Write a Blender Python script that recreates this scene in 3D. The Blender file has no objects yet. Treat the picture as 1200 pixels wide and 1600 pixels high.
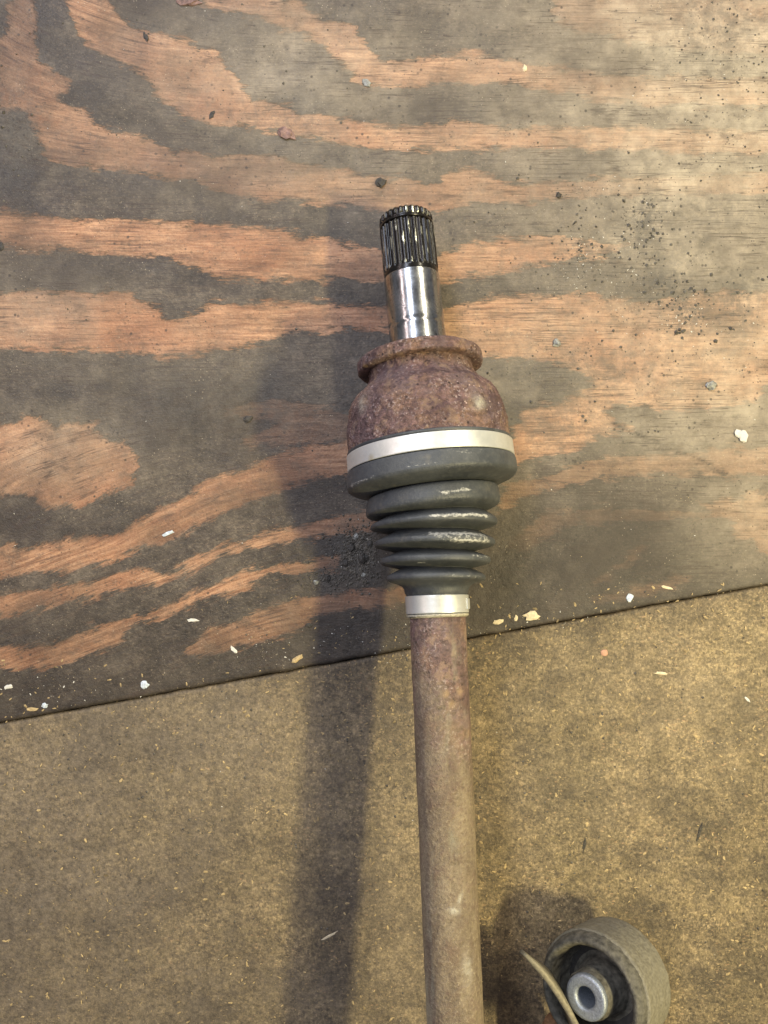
import bpy, bmesh, math, random
import numpy as np
from mathutils import Vector, Matrix, noise

# ------------------------------------------------------------------ camera, light, exposure
S = bpy.context.scene
COL = S.collection
R = math.radians
F = 1203.0                 # focal length in photo pixels (photo 1200 x 1600)
PITCH = R(1.2)
CAM_Z = 0.40
cam_d = bpy.data.cameras.new('camera')
cam = bpy.data.objects.new('camera', cam_d); COL.objects.link(cam)
cam.location = (0, 0, CAM_Z); cam.rotation_euler = (PITCH, 0, 0)
cam_d.sensor_fit = 'VERTICAL'; cam_d.sensor_height = 36; cam_d.sensor_width = 27
cam_d.lens = 36*F/1600
cam_d.clip_start = 0.01; cam_d.clip_end = 20
S.camera = cam

W = bpy.data.worlds.new('World'); S.world = W; W.use_nodes = True
W.node_tree.nodes['Background'].inputs[0].default_value = (0.78, 0.80, 0.90, 1)
W.node_tree.nodes['Background'].inputs[1].default_value = 0.17

def strip(name, loc, target, sx, sy, power, color, rz=0):
    l = bpy.data.lights.new(name, 'AREA'); l.shape = 'RECTANGLE'
    l.size = sx; l.size_y = sy; l.energy = power; l.color = color
    o = bpy.data.objects.new(name, l); COL.objects.link(o)
    o.location = loc
    d = Vector(target) - Vector(loc)
    z = -d.normalized()
    y = Vector((math.sin(rz), math.cos(rz), 0)); y = (y - z*y.dot(z)).normalized()
    x = y.cross(z)
    o.rotation_euler = Matrix((x, y, z)).transposed().to_euler()
    return o
# compact warm lamp to the right (casts the main shadow), warm tube beyond it, cool and rosy tubes to the left
strip('warm_key_lamp', (0.615, -0.25, 0.76), (0.02, 0.0, 0), 0.050, 0.16, 9.4, (1.0, 0.86, 0.46), R(-5))
strip('warm_tube_lamp', (0.66, 0.85, 0.90), (0.15, 0.3, 0), 0.09, 1.3, 11.0, (1.0, 0.90, 0.68), R(-5))
strip('cool_tube_lamp', (-0.36, 0.70, 0.95), (-0.05, 0.1, 0), 0.20, 1.3, 10.5, (0.78, 0.84, 1.0), 0)
strip('far_tube_lamp', (-0.95, 0.5, 0.85), (0, 0.1, 0), 0.04, 1.5, 3.4, (1.0, 0.78, 0.76), 0)

S.view_settings.view_transform = 'Standard'; S.view_settings.look = 'None'
S.view_settings.exposure = 0.30; S.view_settings.gamma = 1
try: S.cycles.use_denoising = True
except Exception: pass

# ------------------------------------------------------------------ pixel <-> place
cP, sP = math.cos(PITCH), math.sin(PITCH)
def P(px, py, h=0.0):
    dx = (px-600)/F; dy = (800-py)/F
    X, Y, Z = dx, dy*cP + sP, dy*sP - cP
    t = (h-CAM_Z)/Z
    return Vector((X*t, Y*t, h))
def toPX(X, Y, Z=0.0):     # numpy friendly
    z = Z-CAM_Z
    yc = Y*cP + z*sP; zc = -Y*sP + z*cP
    return 600 + F*X/(-zc), 800 - F*yc/(-zc)

# ------------------------------------------------------------------ helpers
def link(name, me, mat=None, parent=None, smooth=True):
    o = bpy.data.objects.new(name, me); COL.objects.link(o)
    if mat: me.materials.append(mat)
    if smooth:
        me.polygons.foreach_set('use_smooth', [True]*len(me.polygons))
    if parent: o.parent = parent; o.matrix_parent_inverse = parent.matrix_world.inverted()
    return o
def tag(o, label=None, cat=None, group=None, kind=None):
    if label: o['label'] = label
    if cat: o['category'] = cat
    if group: o['group'] = group
    if kind: o['kind'] = kind
    return o
def empty(name, loc):
    o = bpy.data.objects.new(name, None); COL.objects.link(o); o.location = loc
    o.empty_display_size = 0.02
    bpy.context.view_layer.update()
    return o
def attr(me, name, vals):
    a = me.attributes.new(name, 'FLOAT', 'POINT'); a.data.foreach_set('value', np.asarray(vals, dtype=np.float32))

class G:   # tiny node-graph helper
    def __init__(s, name):
        s.m = bpy.data.materials.new(name); s.m.use_nodes = True
        s.t = s.m.node_tree; s.b = s.t.nodes['Principled BSDF']
    def n(s, typ, **kw):
        nd = s.t.nodes.new(typ)
        for k, v in kw.items(): setattr(nd, k, v)
        return nd
    def set(s, sock, v):
        if isinstance(v, bpy.types.NodeSocket): s.t.links.new(v, sock)
        elif isinstance(v, (tuple, list)): sock.default_value = tuple(v) + ((1,) if len(v) == 3 and sock.type == 'RGBA' else ())
        else: sock.default_value = v
    def geo(s): return s.n('ShaderNodeNewGeometry').outputs['Position']
    def attr(s, name):
        return s.n('ShaderNodeAttribute', attribute_name=name).outputs['Fac']
    def map(s, v, scale=(1,1,1), loc=(0,0,0), rot=(0,0,0)):
        m = s.n('ShaderNodeMapping'); s.set(m.inputs[0], v); m.inputs['Scale'].default_value = scale
        m.inputs['Location'].default_value = loc; m.inputs['Rotation'].default_value = rot
        return m.outputs[0]
    def noise(s, v, scale, detail=4, rough=.55, dist=0, col=False):
        m = s.n('ShaderNodeTexNoise'); s.set(m.inputs['Vector'], v)
        m.inputs['Scale'].default_value = scale; m.inputs['Detail'].default_value = detail
        m.inputs['Roughness'].default_value = rough; m.inputs['Distortion'].default_value = dist
        return m.outputs['Color' if col else 'Fac']
    def vor(s, v, scale, rnd=1, out='Distance', feature='F1'):
        m = s.n('ShaderNodeTexVoronoi', feature=feature); s.set(m.inputs['Vector'], v)
        m.inputs['Scale'].default_value = scale; m.inputs['Randomness'].default_value = rnd
        return m.outputs[out]
    def math(s, op, a, b=0.0, c=None, clamp=False):
        m = s.n('ShaderNodeMath', operation=op, use_clamp=clamp); s.set(m.inputs[0], a); s.set(m.inputs[1], b)
        if c is not None: s.set(m.inputs[2], c)
        return m.outputs[0]
    def rng(s, v, a, b, c=0.0, d=1.0, smooth=False):
        m = s.n('ShaderNodeMapRange'); m.interpolation_type = 'SMOOTHSTEP' if smooth else 'LINEAR'
        for i, q in enumerate((v, a, b, c, d)): s.set(m.inputs[i], q)
        return m.outputs[0]
    def mix(s, f, a, b, mode='MIX'):
        m = s.n('ShaderNodeMix', data_type='RGBA', blend_type=mode)
        s.set(m.inputs[0], f); s.set(m.inputs[6], a); s.set(m.inputs[7], b)
        return m.outputs[2]
    def mul(s, c, v):
        return s.mix(1.0, c, s.comb(v, v, v), 'MULTIPLY')
    def comb(s, x, y, z=0.0):
        m = s.n('ShaderNodeCombineXYZ'); s.set(m.inputs[0], x); s.set(m.inputs[1], y); s.set(m.inputs[2], z); return m.outputs[0]
    def bump(s, h, strength=.5, dist=.001, normal=None):
        m = s.n('ShaderNodeBump'); m.inputs['Strength'].default_value = strength; m.inputs['Distance'].default_value = dist
        s.set(m.inputs['Height'], h)
        if normal: s.set(m.inputs['Normal'], normal)
        return m.outputs[0]
    def out(s, color, rough=.6, metal=0.0, normal=None, spec=None):
        s.set(s.b.inputs['Base Color'], color); s.set(s.b.inputs['Roughness'], rough); s.set(s.b.inputs['Metallic'], metal)
        if normal: s.set(s.b.inputs['Normal'], normal)
        if spec is not None: s.set(s.b.inputs['Specular IOR Level'], spec)
        return s.m

def simple(name, col, rough=.6, metal=0.0, var=.35, scale=900, bump=.4):
    g = G(name); p = g.geo()
    n = g.noise(p, scale, 5, .6)
    dark = tuple(c*(1-var) for c in col); lite = tuple(min(1, c*(1+var)) for c in col)
    c = g.mix(g.rng(n, .3, .7), dark, lite)
    return g.out(c, rough, metal, g.bump(n, bump, .0006))

# ------------------------------------------------------------------ materials
def mat_plywood():
    g = G('plywood'); p = g.geo()
    sdf = g.attr('sdf'); stren = g.attr('strength'); dust = g.attr('dust'); grainv = g.attr('grain'); px = g.attr('along')
    gv = g.comb(px, grainv, 0.0)                                   # coordinates that follow the grain (metres)
    edge = g.noise(g.map(gv, (1, 3.2, 1)), 75, 6, .68)
    edge2 = g.noise(g.map(gv, (1, 6, 1)), 260, 4, .7)
    s = g.math('ADD', sdf, g.rng(edge, .2, .8, -17, 17))
    s = g.math('ADD', s, g.rng(edge2, .2, .8, -6, 6))
    soft = g.rng(g.noise(p, 22, 2), .35, .7, 2.0, 9.0)
    m = g.rng(s, g.math('MULTIPLY', soft, -1.0), soft, 0, 1, True)
    m = g.math('MULTIPLY', m, stren)
    # wood
    st = g.noise(g.map(gv, (1, 14, 1)), 42, 7, .62, .3)
    st2 = g.noise(g.map(gv, (1, 26, 1)), 120, 5, .7)
    wood = g.mix(g.rng(st, .36, .64), (0.27, 0.122, 0.060), (0.62, 0.350, 0.195))
    wood = g.mix(g.rng(st2, .50, .76, 0, .60), wood, (0.14, 0.068, 0.040))
    tick = g.noise(g.map(gv, (1, 9, 1), (.3, .1, 0)), 210, 4, .75)
    wood = g.mix(g.rng(tick, .56, .68, 0, .55), wood, (0.13, 0.075, 0.045))
    wood = g.mix(g.rng(tick, .30, .42, .40, 0), wood, (0.66, 0.44, 0.27))
    wood = g.mix(g.rng(g.noise(g.map(gv, (1, 2.5, 1)), 14, 4, .6), .38, .68, 0, .72), wood, (0.235, 0.120, 0.062))
    wood = g.mix(g.rng(g.noise(p, 17, 3), .48, .64, 0, .55), wood, (0.31, 0.125, 0.058))
    wood = g.mix(g.rng(g.noise(p, 190, 5, .7), .52, .72, 0, .55), wood, (0.16, 0.10, 0.065))
    # grime on the soft grain
    gn = g.noise(p, 30, 6, .62); gn2 = g.noise(p, 260, 5, .65)
    grime = g.mix(g.rng(gn, .3, .72), (0.032, 0.025, 0.020), (0.088, 0.070, 0.052))
    grime = g.mix(g.rng(gn2, .42, .75, 0, .55), grime, (0.155, 0.125, 0.090))
    grime = g.mix(g.rng(g.noise(g.map(gv, (1, 9, 1)), 60, 5, .7), .55, .8, 0, .45), grime, (0.17, 0.11, 0.07))
    pores = g.noise(g.map(p, (1, 1.5, 1)), 620, 4, .75)
    grime = g.mul(grime, g.rng(g.noise(g.map(p, (1, 1.5, 1), (.8, .1, 0)), 20, 5, .65), .38, .62, .50, 1.30))
    grime = g.mul(grime, g.rng(g.noise(p, 95, 5, .75), .36, .62, .60, 1.30))
    grime = g.mul(grime, g.rng(g.noise(g.map(p, (1, 2, 1)), 450, 4, .75), .38, .62, .70, 1.25))
    wood = g.mul(wood, g.rng(g.noise(g.map(gv, (1, 3, 1), (.8, .6, 0)), 34, 5, .7), .36, .60, .72, 1.15))
    c = g.mix(m, grime, wood)
    c = g.mix(g.rng(pores, .50, .70, 0, .40), c, (0.05, 0.038, 0.028))
    c = g.mix(g.rng(pores, .30, .45, .28, 0), c, (0.50, 0.38, 0.26))
    blot = g.noise(p, 120, 5, .7)
    c = g.mix(g.rng(blot, .54, .72, 0, .45), c, (0.075, 0.058, 0.044))
    soot = g.math('MULTIPLY', g.attr('soot'), g.rng(g.noise(p, 190, 5, .74), .42, .54))
    c_soot = soot
    # soaked oily black, with the painted top-left vignette
    oil_shade = g.math('MULTIPLY', g.attr('oil_shade'), g.rng(g.noise(p, 60, 5, .65), .3, .6, .55, 1.0))
    c = g.mix(g.math('MULTIPLY', oil_shade, .86, clamp=True), c, (0.021, 0.016, 0.012))
    # pale dust film, also painting the glow at upper right
    dn = g.noise(g.map(p, (1, 1.6, 1)), 26, 7, .66)
    d = g.math('MULTIPLY', dust, g.rng(dn, .28, .70, .45, 1.0), clamp=True)
    c = g.mix(g.math('MULTIPLY', d, .90), c, g.mix(g.rng(g.noise(p, 75, 6, .7), .38, .66), (0.32, 0.27, 0.195), (0.58, 0.49, 0.36)))
    c = g.mix(g.rng(g.noise(p, 55, 6, .7), .50, .72, 0, .16), c, (0.30, 0.25, 0.18))
    big = g.noise(p, 13, 5, .65)
    c = g.mix(g.rng(big, .50, .68, 0, .55), c, (0.050, 0.038, 0.028))
    c = g.mix(g.rng(g.noise(g.map(p, (1, 2, 1), (.6, .2, 0)), 48, 6, .72), .55, .68, 0, .50), c, (0.055, 0.042, 0.031))
    line = g.math('ABSOLUTE', g.math('SUBTRACT', g.noise(g.map(gv, (1, 30, 1), (.2, .2, 0)), 14, 3, .5), .5))
    c = g.mix(g.math('MULTIPLY', g.rng(line, .004, .022, .65, 0), g.rng(g.noise(p, 40, 2), .42, .56)), c, (0.045, 0.030, 0.022))
    c = g.mix(g.math('MULTIPLY', g.attr('crack'), g.rng(g.noise(p, 260, 4, .7), .36, .62, .1, .9)), c, (0.03, 0.024, 0.019))
    c = g.mix(g.math('MULTIPLY', c_soot, .72, clamp=True), c, (0.080, 0.074, 0.062))
    # specks and stains
    v = g.vor(p, 210); vn = g.noise(p, 34, 3)
    spk = g.math('MULTIPLY', g.rng(v, .10, .20, 1, 0), g.rng(vn, .46, .58))
    c = g.mix(g.math('MULTIPLY', spk, .75), c, (0.035, 0.028, 0.022))
    v = g.vor(g.map(p, (1, 1, 1), (.3, .1, 0)), 480); vn = g.noise(p, 70, 3)
    spk = g.math('MULTIPLY', g.rng(v, .12, .22, 1, 0), g.rng(vn, .5, .6))
    c = g.mix(g.math('MULTIPLY', spk, .7), c, (0.035, 0.028, 0.022))
    v = g.vor(g.map(p, (1, 1, 1), (.1, .7, 0)), 520); vn = g.noise(p, 45, 3)
    spk = g.math('MULTIPLY', g.rng(v, .08, .16, 1, 0), g.rng(vn, .54, .62))
    c = g.mix(g.math('MULTIPLY', spk, .6), c, (0.5, 0.42, 0.30))
    h = g.math('ADD', g.math('MULTIPLY', st2, .5), g.math('ADD', gn2, g.math('MULTIPLY', m, -.4)))
    fine = g.noise(p, 900, 3, .7)
    h = g.math('ADD', g.math('ADD', h, g.math('MULTIPLY', fine, .7)), blot)
    ro = g.rng(gn, .3, .7, .42, .62)
    return g.out(c, ro, 0, g.bump(h, .55, .0007), .45)

def mat_board():
    g = G('particle_board'); p = g.geo()
    big = g.noise(p, 9, 5, .6); mid = g.noise(p, 70, 6, .68); sm = g.noise(p, 380, 5, .7)
    c = g.mix(g.rng(mid, .3, .7), (0.074, 0.058, 0.034), (0.235, 0.180, 0.088))
    c = g.mix(g.rng(big, .35, .65, 0, .45), c, (0.092, 0.070, 0.045))
    c = g.mix(g.rng(sm, .45, .75, 0, .6), c, (0.30, 0.22, 0.12))
    c = g.mix(g.rng(sm, .28, .42, .6, 0), c, (0.045, 0.035, 0.024))
    vc = g.vor(g.map(g.math('ADD', 0, 0) if False else p, (1, 1.7, 1), (0, 0, 0), (0, 0, .5)), 420, out='Color')
    sep = g.n('ShaderNodeSeparateColor'); g.set(sep.inputs[0], vc)
    c = g.mix(g.rng(sep.outputs[0], .55, 1, 0, .50), c, (0.33, 0.24, 0.125))
    c = g.mix(g.rng(sep.outputs[1], .60, 1, 0, .60), c, (0.055, 0.041, 0.028))
    vc = g.vor(g.map(p, (1.8, 1, 1), (.3, 0, 0), (0, 0, -.4)), 800, out='Color')
    sep = g.n('ShaderNodeSeparateColor'); g.set(sep.inputs[0], vc)
    c = g.mix(g.rng(sep.outputs[0], .6, 1, 0, .5), c, (0.36, 0.27, 0.15))
    c = g.mix(g.rng(sep.outputs[2], .6, 1, 0, .5), c, (0.05, 0.038, 0.027))
    c = g.mix(g.rng(g.noise(p, 260, 5, .7), .52, .64, 0, .55), c, (0.055, 0.042, 0.030))
    c = g.mix(g.rng(g.noise(g.map(p, (1, 1, 1), (.2, .6, 0)), 60, 5, .7), .54, .68, 0, .40), c, (0.07, 0.054, 0.038))
    c = g.mix(g.rng(g.noise(g.map(p, (1, 1.6, 1), (.4, .4, 0), (0, 0, .6)), 330, 5, .75), .56, .66, 0, .6), c, (0.40, 0.30, 0.165))
    c = g.mix(g.rng(g.noise(g.map(p, (1, 1, 1), (.9, .4, 0)), 22, 6, .7), .48, .62, 0, .62), c, (0.052, 0.041, 0.029))
    # flakes of bare wood chip, in several directions
    for k, (rot, sc, lo, cov) in enumerate(((0.3, 250, (.1, .2, 0), .50), (1.3, 300, (.5, .1, 0), .52), (2.3, 210, (.7, .9, 0), .57), (1.9, 340, (.2, .4, 0), .48))):
        v = g.vor(g.map(p, (1, 2.1, 1), lo, (0, 0, rot)), sc)
        cv = g.noise(g.map(p, (1, 1, 1), lo), 38, 4, .7)
        m = g.math('MULTIPLY', g.rng(v, .12, .26, 1, 0), g.rng(cv, cov, cov+.10))
        c = g.mix(g.math('MULTIPLY', m, .62), c, (0.46, 0.33, 0.16) if k % 2 else (0.40, 0.25, 0.13))
    v = g.vor(g.map(p, (1, 1, 1), (.9, .3, 0)), 260); cv = g.noise(p, 50, 3)
    m = g.math('MULTIPLY', g.rng(v, .10, .26, 1, 0), g.rng(cv, .48, .6))
    c = g.mix(g.math('MULTIPLY', m, .8), c, (0.032, 0.026, 0.018))
    oil_shade = g.math('MULTIPLY', g.attr('oil_shade'), g.rng(g.noise(p, 45, 5, .65), .3, .65, .5, 1.0))
    c = g.mix(g.math('MULTIPLY', oil_shade, .62, clamp=True), c, (0.048, 0.036, 0.026))
    d = g.math('MULTIPLY', g.attr('dust'), g.rng(g.noise(p, 30, 5, .65), .3, .65, .4, 1.0), clamp=True)
    c = g.mix(g.math('MULTIPLY', d, .5), c, (0.33, 0.26, 0.16))
    c = g.mul(c, g.rng(g.noise(g.map(p, (1, 1, 1), (.3, .8, 0)), 21, 6, .70), .38, .62, .82, 1.18))
    c = g.mul(c, g.rng(g.noise(g.map(p, (1, 1, 1), (.1, .5, 0)), 130, 4, .75), .38, .62, .88, 1.16))
    c = g.mul(c, g.rng(g.noise(p, 600, 4, .8), .38, .62, .70, 1.32))
    gd = g.math('MULTIPLY', g.attr('greyshade'), g.rng(g.noise(p, 35, 5, .65), .3, .65, .5, 1.0))  # grey tint at left, painted in place of the missing warm light
    c = g.mix(g.math('MULTIPLY', gd, .66, clamp=True), c, g.mix(g.rng(sm, .35, .65), (0.085, 0.072, 0.060), (0.21, 0.172, 0.135)))
    h = g.math('ADD', sm, g.math('MULTIPLY', g.noise(p, 1100, 3, .7), .6))
    return g.out(c, g.rng(mid, .3, .7, .5, .75), 0, g.bump(h, .6, .0008), .35)

def mat_rust(name, tan=0.0):
    g = G(name); p = g.geo()
    a = g.noise(p, 55, 6, .65); b = g.noise(p, 210, 6, .7); f = g.noise(p, 700, 4, .7)
    c = g.mix(g.rng(b, .32, .68), (0.074, 0.042, 0.042), (0.225, 0.135, 0.122))
    c = g.mix(g.rng(a, .48, .60, 0, .60), c, (0.250, 0.148, 0.092))
    c = g.mul(c, g.rng(g.noise(g.map(p, (1,1,1), (.6,.6,.1)), 520, 4, .78), .38, .62, .62, 1.32))
    c = g.mix(g.rng(g.noise(g.map(p, (1,1,1), (.3,.3,.1)), 75, 5, .7), .48, .60, 0, .6), c, (0.165, 0.118, 0.120))
    c = g.mix(g.math('MULTIPLY', g.rng(f, .54, .64, 0, .75), g.rng(g.noise(p, 90, 3), .42, .6)), c, (0.46, 0.37, 0.35))
    c = g.mix(g.math('MULTIPLY', g.rng(g.noise(p, 420, 4, .7), .36, .46, .9, 0), g.rng(g.noise(g.map(p, (1, 1, 1), (.1, .5, .2)), 70, 3), .38, .58)), c, (0.040, 0.022, 0.022))
    c = g.mix(g.rng(g.noise(g.map(p, (1, 1, 1), (.7, .5, .2)), 150, 4, .6), .56, .62, 0, .6), c, (0.30, 0.20, 0.135))
    c = g.mix(g.rng(g.noise(g.map(p, (1,1,1), (.5,.9,.4)), 48, 6, .72), .50, .60, 0, .62), c, (0.070, 0.040, 0.044))
    v = g.vor(p, 260); c = g.mix(g.math('MULTIPLY', g.rng(v, .10, .2, 1, 0), g.rng(g.noise(p, 60, 3), .45, .55)), c, (0.035, 0.02, 0.02))
    v = g.vor(g.map(p, (1,1,1), (.4,.2,.6)), 330); c = g.mix(g.math('MULTIPLY', g.rng(v, .08, .16, 1, 0), g.rng(g.noise(p, 50, 3), .5, .58, 0, .9)), c, (0.55, 0.40, 0.36))
    v = g.vor(g.map(p, (1,1,1), (.9,.1,.3)), 120); c = g.mix(g.math('MULTIPLY', g.rng(v, .10, .30, 1, 0), g.rng(g.noise(p, 33, 3), .56, .64, 0, .8)), c, (0.40, 0.26, 0.13))
    if tan:
        # greasy brown film lying over the rust, thicker towards the far end of the bar
        ax = g.attr('axial')
        t = g.math('MULTIPLY', g.rng(g.math('ADD', ax, g.rng(g.noise(p, 24, 5, .65), .3, .7, -190, 190)), 990, 1290, 0.15, 1, True), .88)
        film = g.mix(g.rng(g.noise(g.map(p, (2.2, .6, 2.2)), 60, 6, .66), .32, .68), (0.125, 0.092, 0.058), (0.27, 0.215, 0.135))
        film = g.mix(g.rng(b, .50, .66, 0, .6), film, (0.13, 0.085, 0.06)); film = g.mix(g.rng(f, .54, .66, 0, .5), film, (0.36, 0.29, 0.18)); film = g.mix(g.rng(f, .36, .46, .5, 0), film, (0.08, 0.06, 0.04))
        c = g.mix(t, c, film)
        c = g.mix(g.rng(g.noise(g.map(p, (3, .7, 3), (0, .2, 0)), 30, 6, .7), .55, .72, 0, .5), c, (0.32, 0.30, 0.21))
    c = g.mix(g.math('MULTIPLY', g.attr('chalk'), g.rng(b, .35, .6)), c, (0.55, 0.52, 0.42))
    h = g.math('ADD', b, g.math('MULTIPLY', f, .6))
    return g.out(c, g.rng(b, .3, .7, .55, .8), 0.0, g.bump(h, 1.0 if not tan else .7, .0020), .4)

def mat_rubber():
    g = G('boot_rubber'); p = g.geo()
    a = g.noise(p, 60, 6, .65); b = g.noise(p, 420, 5, .7)
    c = g.mix(g.rng(a, .3, .7), (0.030, 0.034, 0.039), (0.074, 0.079, 0.082))
    c = g.mix(g.rng(b, .50, .72, 0, .5), c, (0.110, 0.112, 0.106))
    c = g.mix(g.rng(g.noise(g.map(p, (1,1,1), (.2,.8,.4)), 90, 5, .7), .58, .70, 0, .5), c, (0.14, 0.13, 0.105))
    sc = g.rng(g.math('ADD', g.attr('scuff'), g.rng(g.noise(g.map(p, (1, 1.6, 1)), 520, 5, .75), .30, .70, -.75, .45)), .35, .85)
    c = g.mix(g.math('MULTIPLY', sc, .85), c, (0.50, 0.49, 0.44))
    h = g.math('ADD', b, g.noise(p, 1500, 3, .6))
    return g.out(c, g.rng(a, .3, .7, .44, .6), 0, g.bump(h, .35, .0005), .5)

def mat_clamp():
    g = G('clamp_metal'); p = g.geo()
    a = g.noise(p, 45, 5, .6); f = g.noise(p, 600, 4, .7)
    c = g.mix(g.rng(a, .35, .7), (0.56, 0.565, 0.53), (0.74, 0.745, 0.71))
    c = g.mix(g.rng(f, .55, .8, 0, .4), c, (0.45, 0.42, 0.33))
    v = g.vor(p, 75); c = g.mix(g.math('MULTIPLY', g.rng(v, .06, .20, 1, 0), g.rng(g.noise(p, 30, 2), .42, .55, 0, .55)), c, (0.50, 0.42, 0.22))
    return g.out(c, g.rng(f, .3, .7, .34, .5), .55, g.bump(f, .2, .0003))

def mat_steel():
    g = G('polished_steel'); p = g.geo()
    st = g.noise(g.map(p, (.35, 4, 1)), 260, 5, .6); f = g.noise(p, 900, 3, .7)
    c = g.mix(g.rng(f, .4, .7), (0.34, 0.345, 0.34), (0.46, 0.47, 0.47))
    c = g.mix(g.rng(g.noise(g.map(p, (2.2, .6, 1)), 150, 5, .7), .52, .66, 0, .6), c, (0.10, 0.10, 0.095))
    spot = g.rng(g.noise(p, 330, 4, .7), .62, .70); c = g.mix(spot, c, (0.05, 0.045, 0.04))
    return g.out(c, g.rng(g.noise(p, 130, 3), .3, .7, .19, .30), 1.0, g.bump(f, .03, .0002))

def mat_oily():
    g = G('oily_steel'); p = g.geo()
    a = g.noise(p, 320, 5, .7)
    tip = g.attr('crest')
    bare = g.math('MULTIPLY', g.rng(tip, .55, 1.0), g.rng(a, .40, .55, 0, 1.0))
    c = g.mix(bare, (0.012, 0.011, 0.010), (0.62, 0.62, 0.50))
    return g.out(c, g.rng(a, .3, .7, .14, .30), g.math('MAXIMUM', bare, .35), g.bump(a, .12, .0003))

# ------------------------------------------------------------------ the two boards
E0, E1 = P(0, 1130), P(1200, 914)
SL = (E1.y-E0.y)/(E1.x-E0.x)
def edgeY(X): return E0.y + (X-E0.x)*SL

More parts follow.
